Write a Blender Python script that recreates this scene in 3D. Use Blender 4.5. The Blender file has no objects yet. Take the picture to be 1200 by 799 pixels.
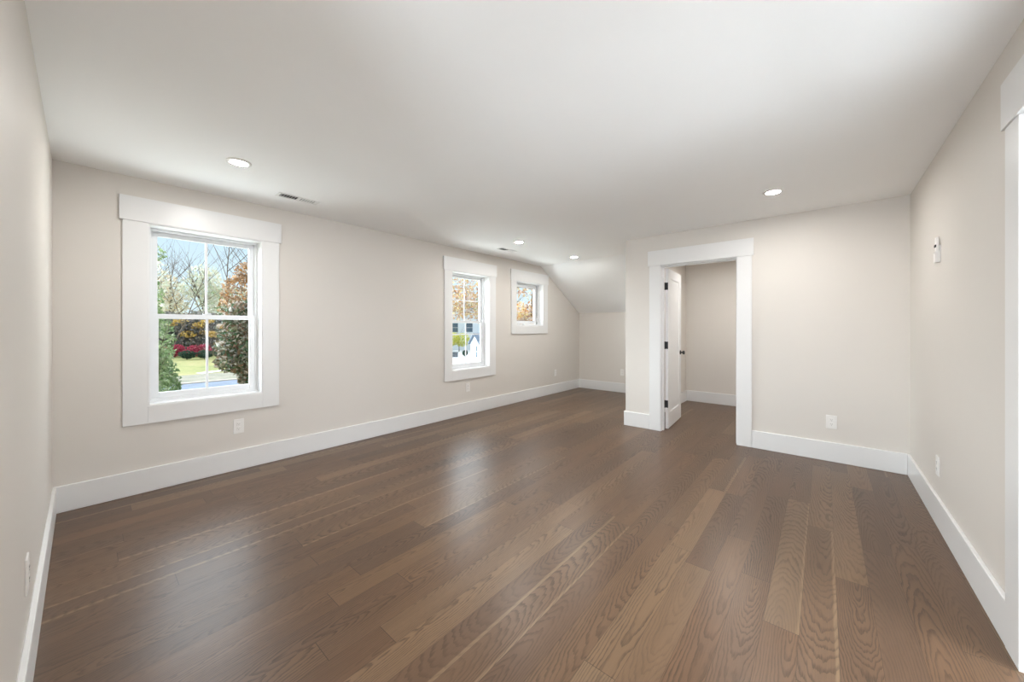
import bpy, bmesh, math, random
from mathutils import Vector, Matrix

C = bpy.context.scene.collection
sc = bpy.context.scene
PI = math.pi

# ------------------------------------------------------------------ camera
cam_d = bpy.data.cameras.new('camera')
cam = bpy.data.objects.new('camera', cam_d)
C.objects.link(cam)
cam_d.sensor_fit = 'HORIZONTAL'
cam_d.sensor_width = 36.0
cam_d.lens = 36.0 * 429.08 / 1200.0
cam_d.shift_y = -14.92 / 1200.0
cam_d.clip_start = 0.02
cam_d.clip_end = 1000
cam.location = (0, 0, 1.2774)
YAW = math.radians(40.43)                     # view direction, measured from +X towards +Y
cam.rotation_euler = (PI / 2, 0, YAW - PI / 2)
sc.camera = cam

# ------------------------------------------------------------------ look
vs = sc.view_settings
sc.display_settings.display_device = 'sRGB'
vs.view_transform = 'Standard'
vs.look = 'None'
vs.exposure = 0.21
vs.gamma = 1.0
vs.use_curve_mapping = False
sc.cycles.use_denoising = True
sc.cycles.max_bounces = 14
sc.cycles.diffuse_bounces = 10
sc.cycles.glossy_bounces = 6
sc.cycles.transparent_max_bounces = 24
sc.cycles.sample_clamp_indirect = 8.0
sc.cycles.caustics_reflective = False

LAMP = 530.0              # radiance of the recessed lamps' lenses
LAMP_COL = (1.0, 0.975, 0.935)
HALL_FILL_W = 96.0           # added fill light outside the unseen hall window behind the camera
SIDE_FILL_W = 90.0           # added fill light in the unseen side room beyond the right-hand doorway
LOW_FILL_W = 450.0         # added fill panel below the windows, throwing light up through them

# ------------------------------------------------------------------ sky
w = bpy.data.worlds.new('sky')
sc.world = w
w.use_nodes = True
nt = w.node_tree
nt.nodes.clear()
wn = lambda t: nt.nodes.new(t)
out = wn('ShaderNodeOutputWorld')
bg = wn('ShaderNodeBackground')
tc = wn('ShaderNodeTexCoord')
sep = wn('ShaderNodeSeparateXYZ')
ramp = wn('ShaderNodeValToRGB')
nt.links.new(tc.outputs['Generated'], sep.inputs[0])
nt.links.new(sep.outputs['Z'], ramp.inputs[0])
e = ramp.color_ramp.elements
e[0].position = 0.0
e[0].color = (0.80, 0.90, 0.97, 1)
e[1].position = 0.75
e[1].color = (0.22, 0.42, 0.80, 1)
m_ = e.new(0.28)
m_.color = (0.56, 0.77, 0.96, 1)
# three unseen bright sky patches added for room light: two high, one low left
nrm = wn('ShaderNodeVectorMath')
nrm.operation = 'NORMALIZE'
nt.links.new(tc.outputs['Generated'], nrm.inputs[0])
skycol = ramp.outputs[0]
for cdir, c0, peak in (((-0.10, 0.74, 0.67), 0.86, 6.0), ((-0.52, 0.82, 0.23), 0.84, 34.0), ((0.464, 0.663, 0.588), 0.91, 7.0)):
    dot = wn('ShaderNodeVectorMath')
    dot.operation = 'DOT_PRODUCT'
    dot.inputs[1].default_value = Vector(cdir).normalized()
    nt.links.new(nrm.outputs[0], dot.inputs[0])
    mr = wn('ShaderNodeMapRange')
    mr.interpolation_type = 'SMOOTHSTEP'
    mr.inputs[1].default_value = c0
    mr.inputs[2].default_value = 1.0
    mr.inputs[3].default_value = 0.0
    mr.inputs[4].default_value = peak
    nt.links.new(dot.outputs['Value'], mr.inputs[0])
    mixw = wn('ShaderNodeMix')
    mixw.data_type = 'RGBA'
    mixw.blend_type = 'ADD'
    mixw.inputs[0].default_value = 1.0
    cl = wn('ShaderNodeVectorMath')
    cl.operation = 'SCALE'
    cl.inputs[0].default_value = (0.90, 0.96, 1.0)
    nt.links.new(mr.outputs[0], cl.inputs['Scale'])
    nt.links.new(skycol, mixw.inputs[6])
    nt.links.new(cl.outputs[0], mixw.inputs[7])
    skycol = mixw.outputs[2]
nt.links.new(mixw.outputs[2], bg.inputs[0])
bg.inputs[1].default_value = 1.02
nt.links.new(bg.outputs[0], out.inputs[0])

sun_d = bpy.data.lights.new('sun', 'SUN')
sun = bpy.data.objects.new('sun', sun_d)
C.objects.link(sun)
sun_d.energy = 2.7
sun_d.color = (1.0, 0.95, 0.86)
sun_d.angle = math.radians(0.6)
sun.rotation_euler = Vector((0.35, -0.8, 0.62)).to_track_quat('Z', 'Y').to_euler()


def area(name, loc, aim, sx, sy, power, col, portal=False):
    d = bpy.data.lights.new(name, 'AREA')
    d.shape = 'RECTANGLE'
    d.size, d.size_y = sx, sy
    d.energy = power
    d.color = col
    o = bpy.data.objects.new(name, d)
    C.objects.link(o)
    o.location = loc
    o.rotation_euler = (-Vector(aim)).to_track_quat('Z', 'Y').to_euler()
    if portal:
        d.cycles.is_portal = True
    return o


# room sizes -----------------------------------------------------------
W, S, D, F = 4.036, -0.571, 4.670, 6.977      # window wall, right wall, door wall, far knee wall
WL = -0.133                                   # left wall
H = 2.44
XB = -1.75                                    # hall behind the camera
NT = 0.17                                     # window wall thickness
area('fill_hall_window', (XB - 0.3, 0.19, 1.35), (1, 0, 0.12), 1.2, 1.5, HALL_FILL_W, (0.84, 0.92, 1.0))
area('fill_side_room', (1.85, S - 1.95, 1.35), (0, 1, -0.32), 1.0, 1.3, SIDE_FILL_W, (0.86, 0.93, 1.0))
area('fill_below_windows', (3.2, W + 2.1, -0.5), (0, -0.55, 1), 9.5, 1.8, LOW_FILL_W, (0.90, 0.95, 1.0))


# ------------------------------------------------------------------ node helpers
class NG:
    """small expression helper over one material's node tree"""

    def __init__(s, name):
        s.m = bpy.data.materials.new(name)
        s.m.use_nodes = True
        s.t = s.m.node_tree
        s.t.nodes.clear()
        s.out = s.t.nodes.new('ShaderNodeOutputMaterial')

    def n(s, typ, **kw):
        x = s.t.nodes.new(typ)
        for k, v in kw.items():
            setattr(x, k, v)
        return x

    def set(s, sock, v):
        if isinstance(v, bpy.types.NodeSocket):
            s.t.links.new(v, sock)
        else:
            sock.default_value = v

    def math(s, op, a, b=0.0, c=0.0, clamp=False):
        x = s.n('ShaderNodeMath', operation=op, use_clamp=clamp)
        s.set(x.inputs[0], a)
        s.set(x.inputs[1], b)
        s.set(x.inputs[2], c)
        return x.outputs[0]

    def ms(s, v, a, b, c=0.0, d=1.0):
        x = s.n('ShaderNodeMapRange', interpolation_type='SMOOTHSTEP')
        s.set(x.inputs[0], v)
        for i, q in enumerate((a, b, c, d)):
            s.set(x.inputs[i + 1], q)
        return x.outputs[0]

    def xyz(s, x, y, z=0.0):
        q = s.n('ShaderNodeCombineXYZ')
        s.set(q.inputs[0], x)
        s.set(q.inputs[1], y)
        s.set(q.inputs[2], z)
        return q.outputs[0]

    def noise(s, vec, scale, detail=2.0, rough=0.5):
        q = s.n('ShaderNodeTexNoise')
        s.set(q.inputs['Vector'], vec)
        q.inputs['Scale'].default_value = scale
        q.inputs['Detail'].default_value = detail
        q.inputs['Roughness'].default_value = rough
        return q.outputs[0]

    def white(s, a, b=0.0, c=0.0):
        q = s.n('ShaderNodeTexWhiteNoise', noise_dimensions='3D')
        s.set(q.inputs['Vector'], s.xyz(a, b, c))
        return q.outputs['Value']

    def mix(s, f, a, b, blend='MIX'):
        q = s.n('ShaderNodeMix', data_type='RGBA', blend_type=blend)
        s.set(q.inputs[0], f)
        s.set(q.inputs[6], a)
        s.set(q.inputs[7], b)
        return q.outputs[2]

    def ramp(s, v, stops, mode='LINEAR'):
        q = s.n('ShaderNodeValToRGB')
        q.color_ramp.interpolation = mode
        el = q.color_ramp.elements
        while len(el) > 1:
            el.remove(el[-1])
        el[0].position = stops[0][0]
        el[0].color = (*stops[0][1], 1)
        for p_, c_ in stops[1:]:
            a = el.new(p_)
            a.color = (*c_, 1)
        s.set(q.inputs[0], v)
        return q.outputs[0]

    def bsdf(s, col, rough=0.5, spec=0.5, metal=0.0, normal=None, extra=None):
        q = s.n('ShaderNodeBsdfPrincipled')
        s.set(q.inputs['Base Color'], col if isinstance(col, bpy.types.NodeSocket) else (*col, 1))
        s.set(q.inputs['Roughness'], rough)
        s.set(q.inputs['Specular IOR Level'], spec)
        s.set(q.inputs['Metallic'], metal)
        if normal is not None:
            s.set(q.inputs['Normal'], normal)
        s.t.links.new(q.outputs[0], s.out.inputs[0])
        return q

    def bump(s, h, strength=0.2, dist=0.001):
        q = s.n('ShaderNodeBump')
        q.inputs['Strength'].default_value = strength
        q.inputs['Distance'].default_value = dist
        s.set(q.inputs['Height'], h)
        return q.outputs[0]

    def pos(s):
        q = s.n('ShaderNodeTexCoord')
        r = s.n('ShaderNodeSeparateXYZ')
        s.t.links.new(q.outputs['Object'], r.inputs[0])
        return q.outputs['Object'], r.outputs[0], r.outputs[1], r.outputs[2]


def paint(name, col, rough, spec, bump_scale=0.0, var=0.02):
    g = NG(name)
    v, x, y, z = g.pos()
    n1 = g.noise(v, 1.3, 2)
    k = g.math('MULTIPLY_ADD', n1, 2 * var, 1.0 - var)
    q = g.n('ShaderNodeVectorMath', operation='SCALE')
    q.inputs[0].default_value = col
    g.set(q.inputs['Scale'], k)
    nrm_ = None
    if bump_scale:
        nrm_ = g.bump(g.noise(v, bump_scale, 3), 0.12, 0.0006)
    g.bsdf(q.outputs[0], rough, spec, normal=nrm_)
    return g.m


M = {}
M['wall'] = paint('greige_wall_paint', (0.680, 0.645, 0.604), 0.55, 0.3, 180)
M['ceiling'] = paint('ceiling_paint', (0.90, 0.905, 0.905), 0.8, 0.2, 140)
M['trim'] = paint('white_trim_paint', (0.755, 0.755, 0.755), 0.32, 0.45, 0, 0.01)
M['vinyl'] = paint('white_vinyl', (0.73, 0.74, 0.755), 0.3, 0.5, 0, 0.01)
M['plastic'] = paint('white_plastic', (0.80, 0.785, 0.765), 0.3, 0.5, 0, 0.01)
M['black'] = paint('matte_black_metal', (0.006, 0.006, 0.007), 0.45, 0.5, 0, 0.05)
M['dark'] = paint('dark_recess', (0.03, 0.03, 0.032), 0.7, 0.3, 0, 0.05)
M['gasket'] = paint('grey_gasket', (0.10, 0.11, 0.12), 0.6, 0.3, 0, 0.05)
M['duct'] = paint('galvanised_duct', (0.20, 0.20, 0.20), 0.6, 0.3, 0, 0.1)
M['register'] = paint('register_white', (0.80, 0.80, 0.79), 0.4, 0.4, 0, 0.01)


def glass_mat():
    g = NG('window_glass')
    fr = g.n('ShaderNodeFresnel')
    fr.inputs[0].default_value = 1.13
    t = g.n('ShaderNodeBsdfTransparent')
    t.inputs[0].default_value = (0.95, 0.97, 0.965, 1)
    gl = g.n('ShaderNodeBsdfGlossy')
    gl.inputs['Roughness'].default_value = 0.0
    mx = g.n('ShaderNodeMixShader')
    g.set(mx.inputs[0], g.math('MULTIPLY', fr.outputs[0], 0.3))
    g.t.links.new(t.outputs[0], mx.inputs[1])
    g.t.links.new(gl.outputs[0], mx.inputs[2])
    g.t.links.new(mx.outputs[0], g.out.inputs[0])
    return g.m


M['glass'] = glass_mat()


def lamp_mat():
    g = NG('lamp_lens')
    em = g.n('ShaderNodeEmission')
    em.inputs[0].default_value = (*LAMP_COL, 1)
    em.inputs[1].default_value = LAMP
    g.t.links.new(em.outputs[0], g.out.inputs[0])
    return g.m


M['lens'] = lamp_mat()


def floor_mat():
    g = NG('oak_plank_floor')
    v, x, y, z = g.pos()
    PW = 0.1245
    yy = g.math('MULTIPLY_ADD', y, 1 / PW, 0.365)
    row = g.math('FLOOR', yy)
    fy = g.math('SUBTRACT', yy, row)
    r_off = g.white(row, 3.7)
    r_len = g.white(row, 11.3)
    L = g.math('MULTIPLY_ADD', r_len, 0.95, 0.95)
    xx = g.math('ADD', g.math('DIVIDE', x, L), g.math('MULTIPLY_ADD', r_off, 7.0, 20.0))
    # ends wander a little from a constant pitch
    colr = g.math('FLOOR', xx)
    fx = g.math('SUBTRACT', xx, colr)
    a = g.white(row, colr, 0.5)
    b = g.white(row, colr, 1.5)
    c = g.white(row, colr, 2.5)
    d = g.white(row, colr, 3.5)
    # growth rings of a flat-sawn board
    yl = g.math('MULTIPLY', g.math('SUBTRACT', fy, 0.5), PW)
    yc = g.math('MULTIPLY', g.math('SUBTRACT', b, 0.5), 0.13)
    n_ax = g.noise(g.xyz(g.math('MULTIPLY_ADD', x, 2.2, g.math('MULTIPLY', a, 91.0)), g.math('MULTIPLY', c, 37.0), d), 1.0, 2.0, 0.5)
    n_wav = g.noise(g.xyz(g.math('MULTIPLY', x, 5.0), g.math('MULTIPLY', y, 26.0), g.math('MULTIPLY', a, 19.0)), 1.0, 3.0, 0.6)
    # the cut climbs through the rings along the board, either way
    along = g.math('ADD', g.math('MULTIPLY', fx, g.math('GREATER_THAN', b, 0.5)), g.math('MULTIPLY', g.math('SUBTRACT', 1.0, fx), g.math('LESS_THAN', b, 0.5)))
    depth = g.math('MULTIPLY', g.math('MULTIPLY', along, L), g.math('MULTIPLY_ADD', d, 0.11, 0.035))
    depth = g.math('ADD', g.math('ADD', depth, 0.008), g.math('MULTIPLY', g.math('SUBTRACT', n_ax, 0.5), 0.05))
    dy = g.math('SUBTRACT', yl, yc)
    rr = g.math('SQRT', g.math('ADD', g.math('MULTIPLY', dy, dy), g.math('MULTIPLY', depth, depth)))
    rr = g.math('ADD', rr, g.math('MULTIPLY', g.math('SUBTRACT', n_wav, 0.5), 0.020))
    ring = g.math('MULTIPLY', rr, g.math('MULTIPLY_ADD', c, 70.0, 95.0))
    saw = g.math('FRACT', ring)
    line = g.math('MULTIPLY', g.ms(saw, 0.42, 0.88), g.ms(saw, 1.0, 0.92))
    fib = g.noise(g.xyz(g.math('MULTIPLY', x, 3.0), g.math('MULTIPLY', y, 170.0), a), 1.0, 3.0, 0.65)
    pore = g.noise(g.xyz(g.math('MULTIPLY', x, 22.0), g.math('MULTIPLY', y, 520.0), a), 1.0, 1.0, 0.5)
    blot = g.noise(g.xyz(g.math('MULTIPLY', x, 1.6), g.math('MULTIPLY', y, 9.0), g.math('MULTIPLY', b, 31.0)), 1.0, 3.0, 0.55)
    base = g.ramp(a, [(0.0, (0.088, 0.049, 0.028)), (0.22, (0.102, 0.056, 0.031)), (0.55, (0.113, 0.062, 0.033)),
                      (0.80, (0.125, 0.070, 0.037)), (0.93, (0.150, 0.090, 0.050)), (1.0, (0.18, 0.113, 0.064))])
    base = g.mix(g.math('MULTIPLY', d, 0.35), base, (0.082, 0.054, 0.037, 1))
    # pale sapwood along one edge of some boards
    sap = g.math('MULTIPLY', g.ms(g.math('ADD', fy, g.math('MULTIPLY', g.math('SUBTRACT', n_wav, 0.5), 0.10)), g.math('MULTIPLY_ADD', c, 0.20, 0.07), g.math('MULTIPLY_ADD', c, 0.20, 0.01), 0.0, 1.0), g.math('GREATER_THAN', d, 0.80))
    base = g.mix(g.math('MULTIPLY', sap, 0.6), base, (0.22, 0.145, 0.085, 1))
    seen = g.ms(g.noise(g.xyz(g.math('MULTIPLY', x, 1.1), g.math('MULTIPLY', y, 5.0), g.math('MULTIPLY', c, 53.0)), 1.0, 2.0, 0.5), 0.30, 0.66, 0.30, 1.0)
    grain = g.math('MULTIPLY', g.math('MULTIPLY', line, g.ms(pore, 0.30, 0.62, 0.45, 1.0)), seen)
    k = g.math('MULTIPLY_ADD', grain, -0.62, 1.13)
    k = g.math('MULTIPLY', k, g.math('MULTIPLY_ADD', fib, 0.36, 0.82))
    k = g.math('MULTIPLY', k, g.math('MULTIPLY_ADD', blot, 0.50, 0.75))
    ey = g.math('MULTIPLY', g.math('MINIMUM', fy, g.math('SUBTRACT', 1.0, fy)), PW)
    ex = g.math('MULTIPLY', g.math('MINIMUM', fx, g.math('SUBTRACT', 1.0, fx)), L)
    seam = g.math('MINIMUM', g.ms(ey, 0.0002, 0.0011, 0.45, 1.0), g.ms(ex, 0.0004, 0.0016, 0.22, 1.0))
    k = g.math('MULTIPLY', k, seam)
    q = g.n('ShaderNodeVectorMath', operation='SCALE')
    g.set(q.inputs[0], base)
    g.set(q.inputs['Scale'], k)
    hgt = g.math('ADD', g.math('MULTIPLY', seam, 1.0), g.math('MULTIPLY', grain, -0.12))
    nb = g.bump(hgt, 0.25, 0.0006)
    rough = g.math('ADD', g.math('MULTIPLY_ADD', fib, 0.10, 0.27), g.math('MULTIPLY', grain, 0.06))
    g.bsdf(q.outputs[0], rough, 0.40, normal=nb)
    return g.m


M['floor'] = floor_mat()


# ------------------------------------------------------------------ mesh helpers
def bx(bm, lo, hi, bevel=0.0, seg=2):
    """an axis-aligned box, its edges eased"""
    x0, y0, z0 = [min(a, b) for a, b in zip(lo, hi)]
    x1, y1, z1 = [max(a, b) for a, b in zip(lo, hi)]
    v = [bm.verts.new(p) for p in ((x0, y0, z0), (x1, y0, z0), (x1, y1, z0), (x0, y1, z0), (x0, y0, z1), (x1, y0, z1), (x1, y1, z1), (x0, y1, z1))]
    fs = [bm.faces.new([v[i] for i in f]) for f in ((3, 2, 1, 0), (4, 5, 6, 7), (0, 1, 5, 4), (1, 2, 6, 5), (2, 3, 7, 6), (3, 0, 4, 7))]
    if bevel:
        es = list({ed for f in fs for ed in f.edges})
        bmesh.ops.bevel(bm, geom=es, offset=bevel, segments=seg, profile=0.6, affect='EDGES')
    return v


def lathe(bm, prof, origin, axis, n=32, cap=True):
    """revolve (radius, height) pairs about an axis"""
    ax = Vector(axis).normalized()
    rot = ax.to_track_quat('Z', 'Y').to_matrix()
    rings = []
    for r, hh in prof:
        rings.append([bm.verts.new(Vector(origin) + rot @ Vector((r * math.cos(2 * PI * i / n), r * math.sin(2 * PI * i / n), hh))) for i in range(n)])
    for a, b in zip(rings, rings[1:]):
        for i in range(n):
            j = (i + 1) % n
            bm.faces.new((a[i], a[j], b[j], b[i]))
    if cap:
        bm.faces.new(rings[0][::-1])
        bm.faces.new(rings[-1])


def tube(bm, pts, radii, n=6):
    rings = []
    for i, p in enumerate(pts):
        a = Vector(pts[max(0, i - 1)])
        b = Vector(pts[min(len(pts) - 1, i + 1)])
        rot = (b - a).to_track_quat('Z', 'Y').to_matrix()
        rings.append([bm.verts.new(Vector(p) + rot @ Vector((radii[i] * math.cos(2 * PI * k / n), radii[i] * math.sin(2 * PI * k / n), 0))) for k in range(n)])
    for a, b in zip(rings, rings[1:]):
        for k in range(n):
            j = (k + 1) % n
            bm.faces.new((a[k], a[j], b[j], b[k]))
    bm.faces.new(rings[0][::-1])
    bm.faces.new(rings[-1])


def prism(bm, poly, axis, a, b):
    """extrude a polygon of 2-D points from a to b along an axis (0 x, 1 y, 2 z)"""
    def P(u, v, t):
        return [(t, u, v), (u, t, v), (u, v, t)][axis]
    A = [bm.verts.new(P(u, v, a)) for u, v in poly]
    B = [bm.verts.new(P(u, v, b)) for u, v in poly]
    bm.faces.new(A)
    bm.faces.new(B[::-1])
    n = len(poly)
    for i in range(n):
        j = (i + 1) % n
        bm.faces.new((A[j], A[i], B[i], B[j]))


def obj(name, bm, mat, parent=None, smooth=False):
    bmesh.ops.recalc_face_normals(bm, faces=bm.faces[:])
    me = bpy.data.meshes.new(name)
    bm.to_mesh(me)
    bm.free()
    me.materials.append(M[mat] if isinstance(mat, str) else mat)
    if smooth:
        for p in me.polygons:
            p.use_smooth = True
    o = bpy.data.objects.new(name, me)
    C.objects.link(o)
    if parent is not None:
        o.parent = parent
        o.matrix_parent_inverse = Matrix.Translation(-Vector(parent.location)) if parent.rotation_euler.z == 0 else Matrix.Identity(4)
    return o


def box_obj(name, boxes, mat, parent=None, bevel=0.0):
    bm = bmesh.new()
    for lo, hi in boxes:
        bx(bm, lo, hi, bevel)
    return obj(name, bm, mat, parent)


def tag(o, label, cat, group=None, kind=None):
    o['label'] = label
    o['category'] = cat
    if group:
        o['group'] = group
    if kind:
        o['kind'] = kind
    return o


def empty(name, loc=(0, 0, 0), rz=0.0):
    o = bpy.data.objects.new(name, None)
    o.empty_display_size = 0.1
    C.objects.link(o)
    o.location = loc
    o.rotation_euler.z = rz
    return o


def copy_tree(o, loc, rz, label, group=None):
    r = o.copy()
    C.objects.link(r)
    r.location = loc
    r.rotation_euler.z = rz
    r['label'] = label
    if group:
        r['group'] = group
    for ch in list(o.children):
        c = ch.copy()
        C.objects.link(c)
        c.parent = r
        for gch in list(ch.children):
            d_ = gch.copy()
            C.objects.link(d_)
            d_.parent = c
    return r


def wall_boxes(axis, t0, t1, u0, u1, z0, z1, holes):
    """boxes of a wall whose faces lie at t0 and t1 on the axis, leaving rectangular holes (u0,u1,z0,z1)"""
    us = sorted({u0, u1, *[h[0] for h in holes], *[h[1] for h in holes]})
    out_ = []
    for a, b in zip(us, us[1:]):
        mid = (a + b) / 2
        cuts = sorted((h[2], h[3]) for h in holes if h[0] < mid < h[1])
        z = z0
        spans = []
        for p, q in cuts:
            if p > z:
                spans.append((z, p))
            z = q
        if z < z1:
            spans.append((z, z1))
        for p, q in spans:
            if axis == 1:
                out_.append(((a, t0, p), (b, t1, q)))
            else:
                out_.append(((t0, a, p), (t1, b, q)))
    return out_


# ------------------------------------------------------------------ the room shell
WIN = [(0.333, 1.101, 0.671, 2.100), (3.408, 4.180, 0.668, 2.100), (4.842, 5.632, 1.317, 2.101)]
DOOR = (0.715, 1.557, 0.0, 2.065)             # rough opening in the inner wall (y)
SDOOR = (1.42, 2.285, 0.0, 2.065)             # opening in the right wall (x)

tag(box_obj('floor', [((XB - .12, S - .12, -0.12), (F + .12, W + NT, 0))], 'floor'),
    'brown stained oak plank floor running the length of the room', 'floor', kind='structure')

bm = bmesh.new()
bx(bm, (XB - .12, S - .12, H), (5.567, W + NT, H + .14))
bx(bm, (5.567, S - .12, H), (F + .12, 2.0, H + .14))
prism(bm, [(5.567, H), (F + .12, H - (F + .12 - 5.567) * 0.594), (F + .12, H + .14), (5.567, H + .14)], 1, 2.0, W + NT)
tag(obj('ceiling', bm, 'ceiling'), 'smooth white ceiling with a sloped end over the far alcove', 'ceiling', kind='structure')

bm = bmesh.new()
for lo, hi in wall_boxes(1, W, W + NT, WL - .12, F + .12, 0, H, WIN):
    bx(bm, lo, hi)
tag(obj('wall_north', bm, 'wall'), 'long greige wall with the three white framed windows', 'wall', kind='structure')
bm = bmesh.new()
for lo, hi in wall_boxes(0, D, D + .12, S, 2.0, 0, H, [DOOR]):
    bx(bm, lo, hi)
bx(bm, (D + .12, 1.86, 0), (F, 2.0, H))
tag(obj('wall_inner', bm, 'wall'), 'greige partition wall holding the open closet doorway', 'wall', kind='structure')
bm = bmesh.new()
bx(bm, (F, 2.0, 0), (F + .12, W, 1.62))
tag(obj('wall_east', bm, 'wall'), 'low greige knee wall under the sloped ceiling', 'wall', kind='structure')
bm = bmesh.new()
bx(bm, (6.95, S, 0), (F + .12, 1.86, H))
tag(obj('wall_closet', bm, 'wall'), 'plain greige back wall seen through the closet doorway', 'wall', kind='structure')
bm = bmesh.new()
for lo, hi in wall_boxes(1, S - .12, S, XB - .12, F + .12, 0, H, [SDOOR]):
    bx(bm, lo, hi)
tag(obj('wall_south', bm, 'wall'), 'pale right-hand wall holding the small remote holder', 'wall', kind='structure')
bm = bmesh.new()
bx(bm, (WL - .12, 0.95, 0), (WL, W, H))
bx(bm, (XB, 0.95, 0), (WL - .12, 1.07, H))
tag(obj('wall_west', bm, 'wall'), 'near left-hand wall with an outlet above its baseboard', 'wall', kind='structure')
bm = bmesh.new()
for lo, hi in wall_boxes(0, XB - .12, XB, S, 1.07, 0, H, [(-0.35, 0.75, 0.6, 2.1)]):
    bx(bm, lo, hi)
tag(obj('wall_hall', bm, 'wall'), 'hall end wall with an added window, behind the viewer', 'wall', kind='structure')

bm = bmesh.new()
bx(bm, (0.9, S - 1.9, -.12), (1.02, S - .12, H + .12))
bx(bm, (2.7, S - 1.9, -.12), (2.82, S - .12, H + .12))
bx(bm, (1.02, S - 1.9, -.12), (2.7, S - .12, 0))
bx(bm, (1.02, S - 1.9, H), (2.7, S - .12, H + .12))
for lo, hi in wall_boxes(1, S - 1.9, S - 1.78, 1.02, 2.7, 0, H, [(1.35, 2.35, 0.7, 2.0)]):
    bx(bm, lo, hi)
tag(obj('wall_added_side_room', bm, 'ceiling'), 'added white side room beyond the doorway in the right wall', 'wall', kind='structure')  # unseen room, added to bring fill light through the doorway

# baseboards -----------------------------------------------------------
BT, BH = 0.018, 0.184


def baseboard(name, runs, label):
    bm_ = bmesh.new()
    for lo, hi in runs:
        bx(bm_, (*lo, 0.0), (*hi, BH), 0.003, 1)
    tag(obj(name, bm_, 'trim'), label, 'baseboard', kind='structure')


baseboard('baseboard_north', [((WL, W - BT), (F - BT, W))], 'tall white baseboard along the window wall')
baseboard('baseboard_west', [((WL, 0.95), (WL + BT, W - BT)), ((WL - .12, 0.95 - BT), (WL + BT, 0.95))], 'tall white baseboard along the near left wall')
baseboard('baseboard_east', [((F - BT, 2.0), (F, W))], 'white baseboard along the far knee wall')
CL, CR = 1.545, 0.727                          # inner edges of the closet doorway's casings
baseboard('baseboard_inner', [((D - BT, CL + .138), (D, 2.0)), ((D - BT, S + BT), (D, CR - .138)), ((D - BT, 2.0), (F - BT, 2.0 + BT))], 'white baseboard around the partition beside the closet doorway')
baseboard('baseboard_south', [((2.39, S), (D - BT, S + BT)), ((XB, S), (1.32, S + BT))], 'tall white baseboard along the right wall')
baseboard('baseboard_closet', [((6.95 - BT, S + BT), (6.95, 1.86 - BT)), ((D + .12, 1.86 - BT), (6.95, 1.86)), ((D + .12, S), (6.95, S + BT))], 'white baseboard inside the closet')


# ------------------------------------------------------------------ windows
def casing_parts(root, axis, t, sgn, u0, u1, z0, z1, legs_only=False):
    """flat craftsman casing: head board, two legs and (windows) a bottom board; sgn points into the room"""
    def B(ua, ub, za, zb, th):
        if axis == 1:
            return ((ua, t, za), (ub, t + sgn * th, zb))
        return ((t, ua, za), (t + sgn * th, ub, zb))
    cw = 0.137
    box_obj('head_casing', [B(u0 - cw - .017, u1 + cw + .017, z1, z1 + 0.186, 0.026)], 'trim', root, 0.002)
    zb = 0.0 if legs_only else z0 - cw
    box_obj('side_casing', [B(u0 - cw, u0, zb if legs_only else z0 - cw, z1, 0.019)], 'trim', root, 0.002)
    box_obj('side_casing', [B(u1, u1 + cw, zb if legs_only else z0 - cw, z1, 0.019)], 'trim', root, 0.002)
    if not legs_only:
        box_obj('bottom_casing', [B(u0, u1, z0 - cw, z0, 0.019)], 'trim', root, 0.002)


def sash(root, name, x0, x1, z0, z1, y0, y1, stile, top, bot, vbar=None, hbar=None, gasket=False):
    bm_ = bmesh.new()
    bx(bm_, (x0, y0, z0), (x0 + stile, y1, z1), 0.003)
    bx(bm_, (x1 - stile, y0, z0), (x1, y1, z1), 0.003)
    bx(bm_, (x0 + stile, y0, z1 - top), (x1 - stile, y1, z1), 0.003)
    bx(bm_, (x0 + stile, y0, z0), (x1 - stile, y1, z0 + bot), 0.003)
    s_ = obj(name, bm_, 'vinyl', root)
    yc = (y0 + y1) / 2
    gx0, gx1, gz0, gz1 = x0 + stile, x1 - stile, z0 + bot, z1 - top
    box_obj('pane', [((gx0 - .004, yc + .001, gz0 - .004), (gx1 + .004, yc + .005, gz1 + .004))], 'glass', s_)
    if vbar is not None:
        box_obj('muntin', [((vbar - .009, yc - .006, gz0), (vbar + .009, yc + .000, gz1))], 'vinyl', s_, 0.002)
    if hbar is not None:
        box_obj('muntin', [((gx0, yc - .0055, hbar - .009), (gx1, yc + .0, hbar + .009))], 'vinyl', s_, 0.002)
    if gasket:
        g_ = 0.005
        box_obj('gasket', [((gx0, y0 - .0005, gz0), (gx0 + g_, y0 + .006, gz1)), ((gx1 - g_, y0 - .0005, gz0), (gx1, y0 + .006, gz1)),
                           ((gx0, y0 - .0005, gz1 - g_), (gx1, y0 + .006, gz1)), ((gx0, y0 - .0005, gz0), (gx1, y0 + .006, gz0 + g_))], 'gasket', s_)
    return s_


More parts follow.
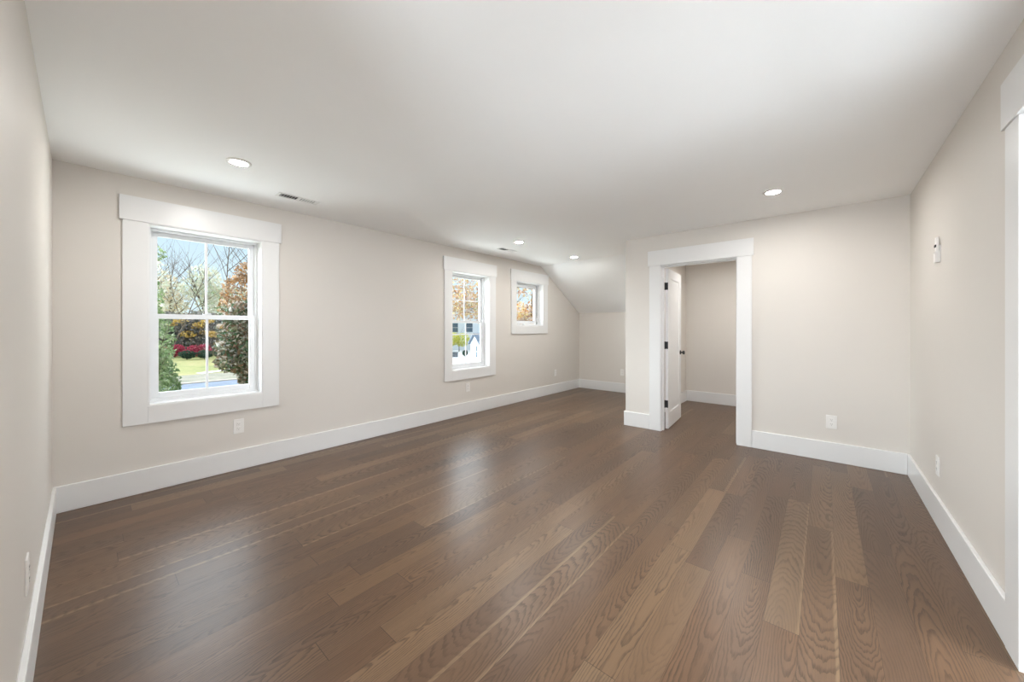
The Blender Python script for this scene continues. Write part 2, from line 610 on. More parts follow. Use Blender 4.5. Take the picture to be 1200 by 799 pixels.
def window(name, hole, label, hbars=False, casement=False):
    x0, x1, z0, z1 = hole
    root = empty(name, ((x0 + x1) / 2, W, z0))
    tag(root, label, 'window', kind='structure')
    casing_parts(root, 1, W, -1, x0, x1, z0, z1)
    jt = 0.010                                    # jamb extension lining the reveal
    y0, y1 = W - 0.012, W + 0.108
    box_obj('reveal_lining', [((x0, y0, z0), (x0 + jt, y1, z1)), ((x1 - jt, y0, z0), (x1, y1, z1)),
                              ((x0 + jt, y0, z1 - jt), (x1 - jt, y1, z1)), ((x0 + jt, y0, z0), (x1 - jt, y1, z0 + jt))], 'trim', root)
    fy0, fy1 = y1, W + NT + 0.01
    fw = 0.030
    box_obj('window_frame', [((x0, fy0, z0), (x0 + fw, fy1, z1)), ((x1 - fw, fy0, z0), (x1, fy1, z1)),
                             ((x0 + fw, fy0, z1 - fw), (x1 - fw, fy1, z1)), ((x0 + fw, fy0, z0), (x1 - fw, fy1, z0 + fw + .004))], 'vinyl', root, 0.002)
    a0, a1 = x0 + fw - .001, x1 - fw + .001
    if not casement:
        zm = 1.375
        xc = (x0 + x1) / 2
        sash(root, 'upper_sash', a0, a1, zm - 0.018, z1 - fw, fy0 + .036, fy0 + .062, 0.040, 0.036, 0.036, xc, 1.700 if hbars else None)
        lo = sash(root, 'lower_sash', a0, a1, z0 + fw + .004, zm + 0.020, fy0 + .006, fy0 + .032, 0.044, 0.038, 0.046, xc, 1.185 if hbars else None)
        bm_ = bmesh.new()
        bx(bm_, (xc - .03, fy0 + .010, zm + .0195), (xc + .03, fy0 + .030, zm + .029), 0.003)
        bx(bm_, (xc - .008, fy0 + .004, zm + .025), (xc + .026, fy0 + .016, zm + .034), 0.003)
        obj('sash_lock', bm_, 'vinyl', lo)
    else:
        sash(root, 'casement_sash', a0 + .014, a1 - .014, z0 + fw + .010, z1 - fw - .006, fy0 + .010, fy0 + .052, 0.052, 0.052, 0.056, gasket=True)
        box_obj('weatherstrip', [((a0 + .0005, fy0 + .003, z0 + fw + .004), (a0 + .013, fy0 + .03, z1 - fw)), ((a1 - .013, fy0 + .003, z0 + fw + .004), (a1 - .0005, fy0 + .03, z1 - fw))], 'gasket', root)
        bm_ = bmesh.new()
        xc = x0 + 0.36
        bx(bm_, (xc - .045, fy0 - .018, z0 + .012), (xc + .045, fy0 + .006, z0 + .030), 0.004)
        tube(bm_, [(xc + .02, fy0 - .012, z0 + .028), (xc + .0, fy0 - .022, z0 + .034), (xc - .05, fy0 - .026, z0 + .032)], [.006, .005, .006], 8)
        obj('crank_handle', bm_, 'vinyl', root)
        bm_ = bmesh.new()
        bx(bm_, (x1 - fw - .012, fy0 - .012, z0 + .085), (x1 - fw + .006, fy0 + .004, z0 + .15), 0.003)
        obj('sash_latch', bm_, 'vinyl', root)
    p = area('skylight_portal', ((x0 + x1) / 2, W + NT + 0.03, (z0 + z1) / 2), (0, -1, 0), x1 - x0, z1 - z0, 1, (1, 1, 1), True)
    return root


window('window_1', WIN[0], 'largest looking double-hung window at the left, one upright bar per sash')
window('window_2', WIN[1], 'tall double-hung window in the middle of the wall, crossed bars in each sash', hbars=True)
window('window_3', WIN[2], 'small high casement window beside the sloped ceiling', casement=True)
# unseen hall window behind the viewer, added to let fill light in
wh = tag(empty('window_added_hall', (XB, 0.2, 0.6)), 'added hall window behind the viewer', 'window', kind='structure')
casing_parts(wh, 0, XB, 1, -0.35, 0.75, 0.6, 2.1)
box_obj('window_frame', [((XB - .1, -.35, .6), (XB - .05, -.30, 2.1)), ((XB - .1, .70, .6), (XB - .05, .75, 2.1)), ((XB - .1, -.3, 2.05), (XB - .05, .7, 2.1)),
                         ((XB - .1, -.3, .6), (XB - .05, .7, .65)), ((XB - .1, -.3, 1.33), (XB - .05, .7, 1.37))], 'vinyl', wh)

# ------------------------------------------------------------------ closet doorway
tr = tag(empty('trim_1', (D, 1.136, 0)), 'white casing and jamb around the closet doorway', 'door casing', kind='structure')
casing_parts(tr, 0, D, -1, CR, CL, 0, 2.060, True)
jx0, jx1 = D - 0.002, D + .122
box_obj('jamb', [((jx0, 1.539, 0), (jx1, 1.557, 2.065)), ((jx0, .715, 0), (jx1, .733, 2.065)), ((jx0, .733, 2.047), (jx1, 1.539, 2.065))], 'trim', tr)
box_obj('door_stop', [((D + .045, 1.528, 0), (D + .080, 1.539, 2.047)), ((D + .045, .733, 0), (D + .080, .744, 2.047)), ((D + .045, .744, 2.036), (D + .080, 1.528, 2.047))], 'trim', tr)
box_obj('closet_casing', [((D + .12, 1.545, 0), (D + .138, 1.683, 2.2)), ((D + .12, .589, 0), (D + .138, .727, 2.2)), ((D + .12, .727, 2.06), (D + .138, 1.545, 2.2))], 'trim', tr)


def panel_door(root, wd, ht, th):
    """shaker slab in local coordinates: hinge edge at x=0, room face towards -y"""
    bm_ = bmesh.new()
    st, top, bot = 0.115, 0.115, 0.20
    bx(bm_, (0, 0, .008), (st, th, ht), 0.002)
    bx(bm_, (wd - st, 0, .008), (wd, th, ht), 0.002)
    bx(bm_, (st, 0, ht - top), (wd - st, th, ht), 0.0)
    bx(bm_, (st, 0, .008), (wd - st, th, bot), 0.0)
    bx(bm_, (st, .009, bot), (wd - st, th - .009, ht - top))
    # sticking: a small sloped edge around the panel on both faces
    for ya, yb in ((0.0, .009), (th, th - .009)):
        o = [(st, bot), (wd - st, bot), (wd - st, ht - top), (st, ht - top)]
        g = .014
        i_ = [(st + g, bot + g), (wd - st - g, bot + g), (wd - st - g, ht - top - g), (st + g, ht - top - g)]
        A = [bm_.verts.new((p[0], ya, p[1])) for p in o]
        B_ = [bm_.verts.new((p[0], yb - (0.0005 if yb < th / 2 else -0.0005), p[1])) for p in i_]
        for k in range(4):
            bm_.faces.new((A[k], A[(k + 1) % 4], B_[(k + 1) % 4], B_[k]))
    slab = obj('door_panel', bm_, 'trim')
    slab.parent = root
    for sy, y0 in ((-1, 0.0), (1, th)):
        bm_ = bmesh.new()
        o = (wd - 0.062, y0, 0.935)
        lathe(bm_, [(.031, 0), (.031, .006), (.027, .009), (.011, .011), (.0095, .024), (.012, .030), (.024, .036), (.0275, .045), (.0265, .055), (.019, .060)], o, (0, sy, 0), 28)
        k_ = obj('knob', bm_, 'black', smooth=True)
        k_.parent = root
    return slab


ANG = math.radians(4.6)
PIV = (4.800, 1.538)
door = empty('door_1', (PIV[0] + 0.002, PIV[1] - 0.0405, 0), ANG)
tag(door, 'white panelled closet door swung open, black hinges and knob', 'door', kind='structure')
panel_door(door, 0.765, 2.035, 0.035)
for hz in (1.81, 1.062, 0.318):
    bm = bmesh.new()
    bx(bm, (-0.0022, 0.002, hz - .046), (0.0005, 0.034, hz + .046), 0.0008, 1)           # leaf on the slab's edge
    lathe(bm, [(.0065, -.048), (.0065, .048)], (-0.003, 0.0385, hz), (0, 0, 1), 12)       # knuckle
    for q in (-.03, 0, .03):
        lathe(bm, [(.004, 0), (.0035, .001)], (-0.0022, 0.018 + (.006 if q else -.006), hz + q), (-1, 0, 0), 10)
    hg = obj('hinge', bm, 'black')
    hg.parent = door
bm = bmesh.new()
for hz in (1.81, 1.062, 0.318):
    bx(bm, (D + .082, 1.5365, hz - .046), (D + .121, 1.5395, hz + .046), 0.0008, 1)
    obj('hinge_leaf', bm, 'black', tr)
    bm = bmesh.new()
bm.free()

# doorway at the near end of the right wall -----------------------------
tr2 = tag(empty('trim_2', (1.85, S, 0)), 'white door casing at the near end of the right wall', 'door casing', kind='structure')
casing_parts(tr2, 1, S, 1, 1.452, 2.262, 0, 2.075, True)
box_obj('jamb', [((1.42, S - .122, 0), (1.445, S + .002, 2.065)), ((2.268, S - .122, 0), (2.285, S + .002, 2.065)), ((1.445, S - .122, 2.05), (2.268, S + .002, 2.065))], 'trim', tr2)
# ------------------------------------------------------------------ recessed lamps
lamp = tag(empty('recessed_downlight', (0.711, 3.118, H)), 'round recessed ceiling light nearest the left wall, above the largest window', 'ceiling light', 'round recessed ceiling lights')
bm = bmesh.new()
lathe(bm, [(.048, -.004), (.052, -.009), (.066, -.009), (.074, -.004), (.075, .002), (.048, .002)], (0, 0, 0), (0, 0, 1), 40, False)
o = obj('trim_ring', bm, 'plastic', smooth=True)
o.parent = lamp
bm = bmesh.new()
lathe(bm, [(.050, -.0055), (.050, -.0035)], (0, 0, 0), (0, 0, 1), 40)
o = obj('lens', bm, 'lens')
o.parent = lamp
for loc, lab in [((3.815, 0.330, H), 'round recessed ceiling light in front of the closet doorway wall'),
                 ((3.812, 3.122, H), 'round recessed ceiling light above the tall middle window'),
                 ((5.200, 3.098, H), 'farthest recessed ceiling light, where the ceiling starts to slope'),
                 ((0.711, 0.330, H), 'recessed ceiling light overhead at the near end of the room'),
                 ((5.75, 0.05, H), 'added unseen ceiling light inside the closet, near its right wall'),  # both closet lamps are unseen, added to brighten the closet
                 ((5.75, 1.00, H), 'added unseen ceiling light inside the closet, near its door')]:
    copy_tree(lamp, loc, 0, lab)


# ------------------------------------------------------------------ ceiling registers
def register(loc, label, first=None):
    r = tag(empty('ceiling_vent', loc), label, 'vent', 'white ceiling registers')
    L_, Wd = 0.335, 0.112
    il, iw = 0.290, 0.086
    bm_ = bmesh.new()
    z0_ = -0.007
    for lo, hi in (((-L_ / 2, -Wd / 2, z0_), (L_ / 2, -iw / 2, 0)), ((-L_ / 2, iw / 2, z0_), (L_ / 2, Wd / 2, 0)),
                   ((-L_ / 2, -iw / 2, z0_), (-il / 2, iw / 2, 0)), ((il / 2, -iw / 2, z0_), (L_ / 2, iw / 2, 0)), ((-.006, -iw / 2, z0_), (.006, iw / 2, 0))):
        bx(bm_, lo, hi, 0.0015, 1)
    f_ = obj('frame', bm_, 'register')
    f_.parent = r
    b_ = box_obj('backing', [((-il / 2, -iw / 2, -0.0012), (il / 2, iw / 2, -0.0004))], 'dark')
    b_.parent = r
    bm_ = bmesh.new()
    for i in range(14):
        x_ = -il / 2 + .010 + i * (il - .02) / 13
        s_ = -1 if x_ > 0 else 1
        if abs(x_) < .008:
            continue
        # each blade leans away from the middle
        dx = .0042
        poly = [(x_ + s_ * dx, -.0015), (x_ + s_ * dx + .0009, -.0015), (x_ - s_ * dx + .0009, -.0068), (x_ - s_ * dx, -.0068)]
        prism(bm_, poly, 1, -iw / 2, iw / 2)
    s_ = obj('louvers', bm_, 'register')
    s_.parent = r
    return r


register((1.256, 3.585, H), 'white slotted ceiling register beside the nearest ceiling light')
register((4.085, 3.575, H), 'white slotted ceiling register above the tall middle window')


# ------------------------------------------------------------------ outlets
def outlet(loc, rz, label):
    r = tag(empty('wall_outlet', loc, rz), label, 'outlet', 'white wall outlets')
    bm_ = bmesh.new()
    bx(bm_, (-.040, -.006, -.064), (.040, 0, .064), 0.0025, 2)
    p_ = obj('cover_plate', bm_, 'plastic')
    p_.parent = r
    for dz in (-.021, .021):
        bm_ = bmesh.new()
        bx(bm_, (-.0168, -.0082, dz - .0165), (.0168, -.004, dz + .0165), 0.003, 2)
        f_ = obj('receptacle', bm_, 'plastic')
        f_.parent = r
        bm_ = bmesh.new()
        bx(bm_, (-.0075, -.0088, dz - .001), (-.0062, -.0078, dz + .008))
        bx(bm_, (.0062, -.0088, dz - .001), (.0075, -.0078, dz + .007))
        lathe(bm_, [(.0022, 0), (.0022, .001)], (0, -.0078, dz - .0085), (0, -1, 0), 10)
        q_ = obj('slots', bm_, 'dark')
        q_.parent = f_
    bm_ = bmesh.new()
    lathe(bm_, [(.0035, 0), (.003, .0012)], (0, -.006, 0), (0, -1, 0), 10)
    q_ = obj('screw', bm_, 'plastic')
    q_.parent = r
    return r


o0 = outlet((0.918, W, 0.392), 0, 'white outlet directly below the largest window')
copy_tree(o0, (3.722, W, 0.400), 0, 'white outlet below the tall middle window')
copy_tree(o0, (6.048, W, 0.400), 0, 'small white outlet on the window wall near the far corner')
copy_tree(o0, (F, 3.055, 0.400), -PI / 2, 'white outlet on the far knee wall beside the partition edge')
copy_tree(o0, (D, -0.055, 0.377), -PI / 2, 'white outlet right of the closet doorway')
copy_tree(o0, (3.64, S, 0.375), PI, 'white outlet low on the right wall')
copy_tree(o0, (WL, 2.205, 0.385), PI / 2, 'white outlet on the near left wall')

# remote in its wall cradle ---------------------------------------------
rm = tag(empty('remote_control', (3.600, S, 1.785)), 'slim white remote in a wall cradle high on the right wall', 'remote control')
bm = bmesh.new()
bx(bm, (-.026, 0, -.080), (.026, .006, .030), 0.002)
bx(bm, (-.026, .006, -.080), (-.022, .024, -.010), 0.0015)
bx(bm, (.022, .006, -.080), (.026, .024, -.010), 0.0015)
bx(bm, (-.022, .020, -.080), (.022, .024, -.020), 0.0015)
bx(bm, (-.022, .006, -.080), (.022, .020, -.076), 0.001)
o = obj('cradle', bm, 'plastic')
o.parent = rm
bm = bmesh.new()
bx(bm, (-.020, .007, -.074), (.020, .019, .082), 0.004, 3)
h_ = obj('handset', bm, 'plastic')
h_.parent = rm
bm = bmesh.new()
bx(bm, (-.019, .0185, .018), (.016, .0232, .034), 0.001)
o = obj('display', bm, 'dark')
o.parent = h_

# ------------------------------------------------------------------ outdoors
GZ = -3.0


def flat(name, pts, z, mat, label, cat, th=0.03):
    bm_ = bmesh.new()
    prism(bm_, pts, 2, z - th, z)
    return tag(obj(name, bm_, mat), label, cat, kind='structure')


def ground_mat(name, c1, c2, c3, scale):
    g = NG(name)
    v, x, y, z = g.pos()
    n1 = g.noise(v, scale, 4, 0.6)
    n2 = g.noise(v, scale * 9, 2, 0.6)
    f_ = g.math('ADD', g.math('MULTIPLY', n1, 0.7), g.math('MULTIPLY', n2, 0.3))
    g.bsdf(g.ramp(f_, [(0.32, c1), (0.5, c2), (0.68, c3)]), 0.9, 0.1)
    return g.m


M['lawn'] = ground_mat('autumn_lawn', (0.15, 0.18, 0.06), (0.25, 0.24, 0.085), (0.34, 0.28, 0.13), 0.25)
M['asphalt'] = ground_mat('blue_grey_asphalt', (0.13, 0.15, 0.19), (0.155, 0.18, 0.225), (0.185, 0.21, 0.25), 0.6)
M['verge'] = ground_mat('leafy_verge', (0.14, 0.15, 0.10), (0.22, 0.20, 0.15), (0.31, 0.27, 0.21), 0.9)
M['concrete'] = ground_mat('pale_concrete', (0.44, 0.44, 0.43), (0.49, 0.49, 0.48), (0.54, 0.54, 0.52), 0.4)
M['curb'] = ground_mat('tan_curb', (0.34, 0.29, 0.23), (0.40, 0.35, 0.29), (0.46, 0.41, 0.34), 1.5)
M['stone'] = ground_mat('grey_stone', (0.10, 0.11, 0.12), (0.17, 0.18, 0.19), (0.26, 0.26, 0.26), 3.0)
M['bark'] = ground_mat('grey_brown_bark', (0.10, 0.075, 0.06), (0.16, 0.125, 0.10), (0.24, 0.20, 0.17), 4.0)
M['siding'] = paint('white_siding', (0.60, 0.63, 0.66), 0.6, 0.2, 0, 0.02)
M['roofing'] = ground_mat('slate_grey_roofing', (0.12, 0.15, 0.18), (0.16, 0.19, 0.23), (0.20, 0.23, 0.27), 2.0)
M['dark_glass'] = paint('dark_window_glass', (0.05, 0.09, 0.13), 0.1, 0.6, 0, 0.05)


def leaf_mat(name, cols):
    g = NG(name)
    ge = g.n('ShaderNodeNewGeometry')
    n = len(cols)
    col = g.ramp(ge.outputs['Random Per Island'], [(i / max(1, n - 1), c) for i, c in enumerate(cols)])
    di = g.n('ShaderNodeBsdfDiffuse')
    tr_ = g.n('ShaderNodeBsdfTranslucent')
    g.set(di.inputs[0], col)
    g.set(tr_.inputs[0], col)
    mx = g.n('ShaderNodeMixShader')
    mx.inputs[0].default_value = 0.35
    g.t.links.new(di.outputs[0], mx.inputs[1])
    g.t.links.new(tr_.outputs[0], mx.inputs[2])
    g.t.links.new(mx.outputs[0], g.out.inputs[0])
    return g.m


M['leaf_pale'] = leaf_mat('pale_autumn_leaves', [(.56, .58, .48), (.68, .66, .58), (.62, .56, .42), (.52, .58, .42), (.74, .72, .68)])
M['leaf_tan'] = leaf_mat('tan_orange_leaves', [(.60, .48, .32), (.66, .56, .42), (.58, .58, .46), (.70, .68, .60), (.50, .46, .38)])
M['leaf_green'] = leaf_mat('grey_green_leaves', [(.13, .20, .09), (.24, .32, .16), (.36, .42, .25), (.19, .27, .13), (.44, .46, .34)])
M['leaf_magnolia'] = leaf_mat('dark_green_and_russet_leaves', [(.06, .11, .06), (.10, .17, .09), (.20, .13, .09), (.30, .19, .13), (.14, .20, .14), (.44, .36, .30), (.55, .52, .48)])
M['leaf_russet'] = leaf_mat('russet_leaves', [(.30, .16, .07), (.42, .24, .12), (.50, .34, .22), (.22, .14, .09), (.55, .45, .36)])
M['leaf_red'] = leaf_mat('crimson_leaves', [(.42, .06, .10), (.54, .09, .15), (.34, .06, .09), (.60, .20, .24)])
M['leaf_dark'] = leaf_mat('dark_hedge_leaves', [(.03, .06, .045), (.05, .09, .06), (.08, .12, .08), (.04, .07, .06)])
M['leaf_gold'] = leaf_mat('golden_leaves', [(.62, .42, .10), (.75, .55, .18), (.55, .34, .10), (.80, .62, .32)])
M['leaf_orange'] = leaf_mat('orange_pink_leaves', [(.55, .32, .14), (.64, .44, .24), (.64, .54, .50), (.48, .26, .15), (.70, .60, .36), (.36, .24, .20), (.66, .62, .60), (.60, .48, .22)])
M['leaf_yellow'] = leaf_mat('yellow_green_leaves', [(.62, .60, .10), (.74, .68, .18), (.46, .50, .12), (.80, .74, .34)])
M['leaf_wood'] = leaf_mat('grey_woodland_leaves', [(.17, .18, .17), (.26, .25, .25), (.34, .31, .29), (.20, .23, .18), (.40, .33, .26), (.30, .30, .33)])

flat('ground', [(-90, -40), (190, -40), (190, 190), (-90, 190)], GZ, 'lawn', 'autumn lawn spreading outside the windows', 'ground', 0.2)
flat('road', [(-60, 27.5), (19, 27.5), (19, 37.0), (-60, 37.0)], GZ + 0.03, 'asphalt', 'blue-grey road strip outside the largest window', 'road')
flat('verge', [(-60, 37.3), (17, 37.3), (17, 44.0), (-60, 43.0)], GZ + 0.03, 'verge', 'leaf-strewn verge beyond the road', 'verge')
flat('kerb', [(-60, 37.0), (18, 37.0), (18, 37.5), (-60, 37.5)], GZ + 0.09, 'curb', 'tan kerb along the far side of the road', 'kerb', 0.09)
flat('path', [(7.2, 44.2), (16.5, 50.0), (16.3, 51.2), (7.0, 45.4)], GZ + 0.04, 'concrete', 'pale slab path slanting across the lawn', 'path')
flat('pavement', [(19.5, 16), (64, 16), (80, 80), (28, 44), (19.5, 30)], GZ + 0.04, 'concrete', 'bright pale pavement outside the middle window', 'pavement')


def crown_mesh(name, seed, blobs, n, size, mat):
    """leaf sprays scattered through ellipsoid clusters (cx,cy,cz,rx,ry,rz); one mesh"""
    rnd = random.Random(seed)
    vs_, fs = [], []
    vol = [b[3] * b[4] * b[5] for b in blobs]
    for _ in range(n):
        b = rnd.choices(blobs, vol)[0]
        while True:
            p = Vector((rnd.uniform(-1, 1), rnd.uniform(-1, 1), rnd.uniform(-1, 1)))
            if 0.12 < p.length < 1:
                break
        p = p.normalized() * (p.length ** 0.55)
        c = Vector((b[0] + p.x * b[3], b[1] + p.y * b[4], b[2] + p.z * b[5]))
        s = size * rnd.uniform(.55, 1.25)
        u = Vector((rnd.gauss(0, 1), rnd.gauss(0, 1), rnd.gauss(0, 1))).normalized()
        t = u.orthogonal().normalized()
        t = (Matrix.Rotation(rnd.uniform(0, 6.28), 3, u) @ t)
        q = u.cross(t)
        i = len(vs_)
        fold = u * s * .18
        vs_ += [c - t * s * .6, c + q * s * .32 + fold, c + t * s * .6, c - q * s * .32 + fold]
        fs.append((i, i + 1, i + 2, i + 3))
    me = bpy.data.meshes.new(name)
    me.from_pydata(vs_, [], fs)
    me.materials.append(M[mat])
    return me


def branch_bm(seed, h, r, levels, spread=0.55, up=0.25, first=0.42, nb=7):
    rnd = random.Random(seed)
    bm_ = bmesh.new()

    def grow(p, d, ln, rad, lv):
        n = 5
        pts, rs = [Vector(p)], [rad]
        dd = Vector(d)
        for i in range(n):
            dd = (dd + Vector((rnd.gauss(0, .10), rnd.gauss(0, .10), up * .25))).normalized()
            pts.append(pts[-1] + dd * ln / n)
            rs.append(rad * (1 - .80 * (i + 1) / n))
        tube(bm_, pts, rs, 6 if lv == levels else 4)
        if lv == 0:
            return
        for k in range(nb if lv == levels else 4):
            f_ = first + (1 - first) * (k + rnd.random()) / (nb if lv == levels else 4)
            f_ = min(f_, .98)
            i = int(f_ * n)
            q = pts[i].lerp(pts[i + 1], f_ * n - i)
            ax = rnd.uniform(0, 6.28)
            side = Vector((math.cos(ax), math.sin(ax), rnd.uniform(.1, .7))).normalized()
            nd = (dd * (1 - spread) + side * spread).normalized()
            grow(q, nd, ln * rnd.uniform(.42, .62), rs[i] * .55 + .004, lv - 1)

    grow((0, 0, 0), (0, 0, 1), h, r, levels)
    return bm_


def tree(name, loc, label, group, blobs, n, size, mat, trunk_h, trunk_r, seed, cat='tree', levels=2, mid='foliage', nb=7):
    r = tag(empty(name, loc), label, cat, group)
    t_ = obj('trunk', branch_bm(seed, trunk_h, trunk_r, levels, nb=nb), 'bark')
    t_.parent = r
    if n:
        c_ = bpy.data.objects.new(mid, crown_mesh(mid, seed + 1, blobs, n, size, mat))
        C.objects.link(c_)
        c_.parent = r
    return r


def blobs_of(seed, rx, rz, zc, n):
    rnd = random.Random(seed)
    bl = []
    for _ in range(n):
        a = rnd.uniform(0, 6.28)
        q = rnd.uniform(0, .75)
        z = rnd.uniform(-.8, .8)
        bl.append((math.cos(a) * rx * q, math.sin(a) * rx * q, zc + z * rz, rx * rnd.uniform(.3, .52), rx * rnd.uniform(.3, .52), rz * rnd.uniform(.24, .4)))
    return bl


# near planting outside the largest window
tree('evergreen_shrub', (1.62, 19.6, GZ), 'rounded grey-green shrub low at the left edge of the largest window', None,
     [(0, 0, 2.0, .95, .9, 1.6), (-.2, 0, 3.1, .7, .7, .9), (.1, 0, .9, 1.0, 1.0, .8)], 4600, 0.15, 'leaf_green', 3.2, .06, 21, 'shrub')
tree('slender_tree', (2.62, 27.9, GZ), 'slender green tree at the left edge of the largest window', None,
     [(.0, 0, 3.4, .8, .8, 1.9), (-.3, 0, 6.0, .65, .7, 1.0), (-.35, 0, 8.4, .8, .5, .5), (-.2, 0, 1.6, .9, .9, 1.2)], 2300, 0.2, 'leaf_green', 8.2, .05, 22, nb=4)
tree('magnolia_tree', (4.05, 16.7, GZ), 'dense dark green and russet tree at the right edge of the largest window', None,
     [(.2, 0, 3.6, .8, .8, 1.4), (.25, 0, 2.6, .6, .7, .5), (-.45, .1, 3.0, .5, .6, .35), (-.5, -.2, 4.2, .45, .5, .4), (-.2, 0, 4.7, .6, .6, .6), (.5, 0, 5.2, .5, .6, .7), (-.6, .2, 3.6, .35, .5, .3), (.1, 0, 2.2, .35, .4, .3)], 5200, 0.17, 'leaf_magnolia', 4.6, .04, 23)
tree('russet_tree', (4.75, 20.5, GZ), 'tall thin tree holding russet leaves above the dark tree', None,
     [(0, 0, 6.0, .75, .8, .8), (.25, 0, 6.9, .5, .6, .5), (-.4, 0, 5.3, .5, .6, .5)], 700, 0.19, 'leaf_russet', 7.9, .09, 24)
for i, (x_, y_, h__, lab) in enumerate([(11.2, 49.0, 19, 'tall bare tree with forking limbs right of the window bar'), (16.9, 56.5, 20, 'tall bare tree behind the dark tree'),
                                        (12.9, 41.0, 15, 'bare twiggy tree close beside the dark tree')]):
    tree('bare_tree', (x_, y_, GZ), lab, 'bare trees beyond the lawn', [], 0, 0, '', h__, .095, 40 + i, levels=3, nb=14)
# red shrubs, hedges, golden branches
for i, (x_, y_, lab) in enumerate([(8.6, 73.0, 'crimson shrub nearer the left shrub, beyond the lawn'), (11.4, 71.5, 'crimson shrub left of the window bar, beyond the lawn')]):
    tree('crimson_shrub', (x_, y_, GZ), lab, 'crimson shrubs beyond the lawn', [(-.6, 0, 1.0, 1.0, .9, .75), (.55, 0, 1.1, .95, .9, .8), (0, 0, .7, 1.3, 1, .6)], 1700, .22, 'leaf_red', 1.5, .05, 60 + i, 'shrub')
for i, (x_, y_) in enumerate([(9.3, 66.2), (11.0, 65.4), (12.8, 64.6), (14.8, 63.8), (16.8, 63.2)]):
    tree('dark_yew', (x_, y_, GZ), 'dark clipped shrub in the row before the crimson shrubs', 'dark clipped shrubs in a row', [(0, 0, .75, .95, .8, .5), (.1, 0, .5, .8, .7, .4)], 700, .2, 'leaf_dark', .9, .06, 70 + i, 'shrub')
for i, (x_, y_, lab) in enumerate([(13.6, 76.0, 'small golden-leaved tree right of the window bar'), (10.6, 78.0, 'small golden-leaved tree above the crimson shrubs')]):
    tree('golden_tree', (x_, y_, GZ), lab, 'golden trees before the woods', [(.4, 0, 3.3, 1.1, 1.0, .5), (1.6, 0, 4.5, .9, .8, .35), (-1.5, .4, 4.9, .8, .8, .3), (-.4, 0, 5.4, 1.0, .8, .3), (2.4, .3, 3.6, .6, .6, .3)], 420, .30, 'leaf_gold', 4.2, .1, 80 + i)
# woodland behind
rndw = random.Random(5)
protos = []
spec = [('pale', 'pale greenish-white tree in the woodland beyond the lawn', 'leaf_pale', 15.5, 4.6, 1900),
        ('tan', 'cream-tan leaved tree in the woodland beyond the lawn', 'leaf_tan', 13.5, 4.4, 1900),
        ('green', 'grey-green tree in the woodland beyond the lawn', 'leaf_green', 12.5, 4.2, 1700)]
for k, (nm, lab, mt, hh, rx, nn) in enumerate(spec):
    protos.append((tree('woodland_tree', (0, 0, GZ), lab, 'woodland trees beyond the lawn', blobs_of(90 + k, rx, hh * .40, hh * .62, 16), nn, .5, mt, hh * .92, .28, 100 + k, levels=2, nb=12), lab))
used = set()
spots = [(6, 92, 0, 1.05), (11, 99, 1, 1.15), (15.5, 90, 0, 1.0), (20, 101, 2, 1.1), (24, 92, 1, 1.0), (28.5, 98, 0, 1.05), (33, 90, 1, 1.1), (39, 95, 0, .95), (1, 97, 0, 1.1),
         (46, 90, 1, 1.05), (54, 86, 0, 1.1), (62, 80, 1, 1.15), (69, 74, 2, 1.0), (75, 66, 1, 1.1), (80, 57, 0, 1.1), (84, 47, 1, 1.0), (-6, 93, 2, 1.0)]
for x_, y_, k, s_ in spots:
    p_, lab = protos[k]
    if k in used:
        t_ = copy_tree(p_, (x_, y_, GZ), rndw.uniform(0, 6.28), lab)
    else:
        t_ = p_
        t_.location = (x_, y_, GZ)
        used.add(k)
    t_.scale = (s_, s_, s_)
und = tree('understorey_tree', (4, 84, GZ), 'grey low tree under the woodland edge', 'low shaded trees at the woodland edge', blobs_of(130, 4.4, 3.4, 3.3, 20), 3400, .55, 'leaf_wood', 5.2, .14, 131)
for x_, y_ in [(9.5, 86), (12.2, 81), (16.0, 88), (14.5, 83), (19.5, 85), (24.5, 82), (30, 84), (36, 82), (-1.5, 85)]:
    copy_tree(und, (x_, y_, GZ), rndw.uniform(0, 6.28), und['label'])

# trees outside the farther windows
tree('orange_maple', (18.5, 24.4, GZ), 'orange and pink maple seen through the middle window', None,
     [(b[0] + 1.7, b[1] - 1.9, *b[2:]) for b in blobs_of(140, 3.3, 2.3, 6.7, 20)], 1900, .26, 'leaf_orange', 8.0, .14, 141)
tree('orange_beech', (13.4, 10.8, GZ), 'orange-leaved tree filling the small high window', None,
     blobs_of(150, 2.3, 2.4, 5.2, 14), 3000, .19, 'leaf_orange', 7.6, .13, 151)
tree('yellow_shrub', (44.0, 50.0, GZ), 'yellow-green shrub before the white house', None,
     [(.3, -.5, 2.2, 1.4, 1.4, 1.2), (-1.0, 1.0, 2.4, 1.5, 1.5, 1.3), (-2.6, 2.6, 2.6, 1.6, 1.4, 1.3)], 2400, .3, 'leaf_yellow', 3.2, .08, 160, 'shrub')
# low stone wall ending at a clipped shrub
bm = bmesh.new()
bx(bm, (0, -.3, 0), (-7.5, .3, .62), .05)
bx(bm, (.05, -.36, .62), (-7.55, .36, .72), .03)
sw = tag(obj('garden_wall', bm, 'stone'), 'low grey stone garden wall on the pale pavement', 'garden wall')
sw.location = (36.0, 41.2, GZ + .04)
sw.rotation_euler.z = math.radians(-50)
tree('clipped_shrub', (36.65, 40.35, GZ), 'dark round clipped shrub at the end of the low wall', None, [(0, 0, .62, .40, .40, .42)], 700, .13, 'leaf_dark', .8, .06, 165, 'shrub')


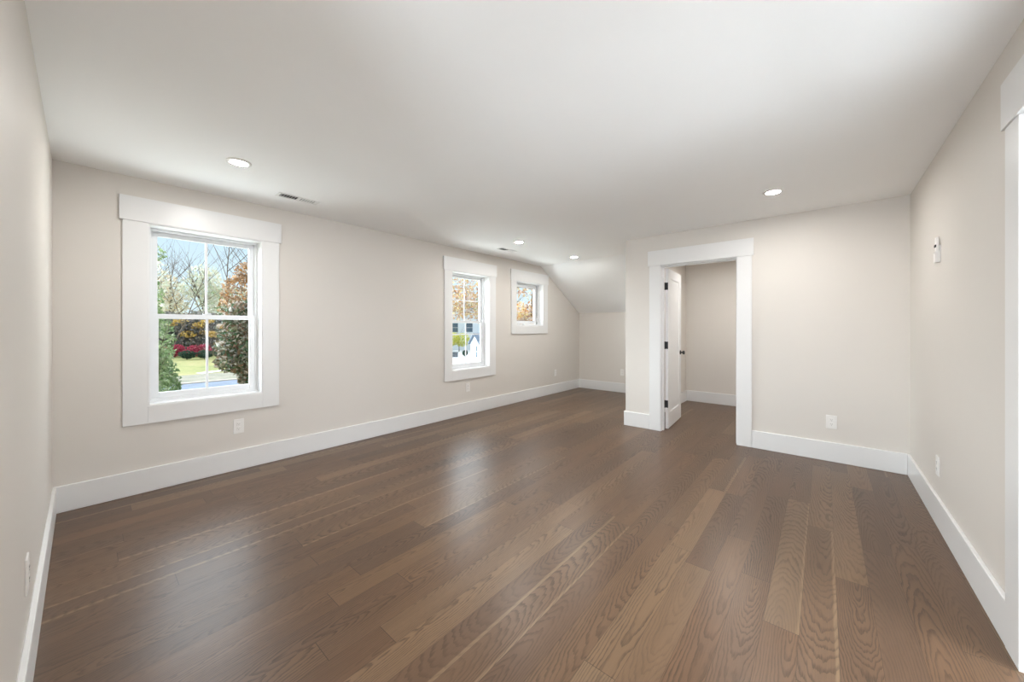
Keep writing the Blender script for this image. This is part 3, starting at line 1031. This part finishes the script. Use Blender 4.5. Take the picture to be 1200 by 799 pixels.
def house(name, loc, rz, wd, dp, eave, ridge, wins, label, chimney=False):
    r = tag(empty(name, loc, rz), label, 'house')
    bm_ = bmesh.new()
    prism(bm_, [(-wd / 2, 0), (wd / 2, 0), (wd / 2, eave), (0, ridge), (-wd / 2, eave)], 1, -dp / 2, dp / 2)
    q = obj('walls', bm_, 'siding')
    q.parent = r
    bm_ = bmesh.new()
    ov, t = .3, .16
    k = (ridge - eave) / (wd / 2)
    for s in (-1, 1):
        poly = [(0, ridge), (s * (wd / 2 + ov), eave - k * ov), (s * (wd / 2 + ov), eave - k * ov + t), (0, ridge + t)]
        prism(bm_, poly, 1, -dp / 2 - ov, dp / 2 + ov)
    q = obj('roof', bm_, 'roofing')
    q.parent = r
    for (face, u, z, ww, hh) in wins:
        def B(a, b, c, d_, t0, t1):
            if face == 'gable':
                return ((a, -dp / 2 - t1, c), (b, -dp / 2 - t0, d_))
            return ((-wd / 2 - t1, a, c), (-wd / 2 - t0, b, d_))
        f_ = box_obj('window', [B(u - ww / 2 - .1, u + ww / 2 + .1, z - .1, z, 0, .06), B(u - ww / 2 - .1, u + ww / 2 + .1, z + hh, z + hh + .12, 0, .06),
                                B(u - ww / 2 - .1, u - ww / 2, z, z + hh, 0, .06), B(u + ww / 2, u + ww / 2 + .1, z, z + hh, 0, .06), B(u - ww / 2, u + ww / 2, z + hh / 2 - .03, z + hh / 2 + .03, 0, .05)], 'siding')
        f_.parent = r
        p2 = box_obj('pane', [B(u - ww / 2, u + ww / 2, z, z + hh, .005, .03)], 'dark_glass')
        p2.parent = f_
    return r


house('white_house', (53.0, 59.5, GZ), math.radians(-42), 12, 16, 5.9, 9.2,
      [('side', u, z, 1.3, 1.7) for z in (3.55,) for u in (-6, -3.2, -.4, 2.4, 5.2)] + [('gable', u, 3.55, 1.2, 1.7) for u in (-4, -1.2, 1.6, 4.4)] + [('side', u, .8, 1.3, 1.7) for u in (-6, -3.2, 2.4, 5.2)],
      'white house with dark windows behind the yellow shrub')
house('white_outbuilding', (34.5, 31.8, GZ), math.radians(-115), 3.8, 6.0, 2.4, 3.55, [('gable', .6, .7, .45, 1.4)],
      'small white gabled outbuilding with a grey roof outside the middle window')
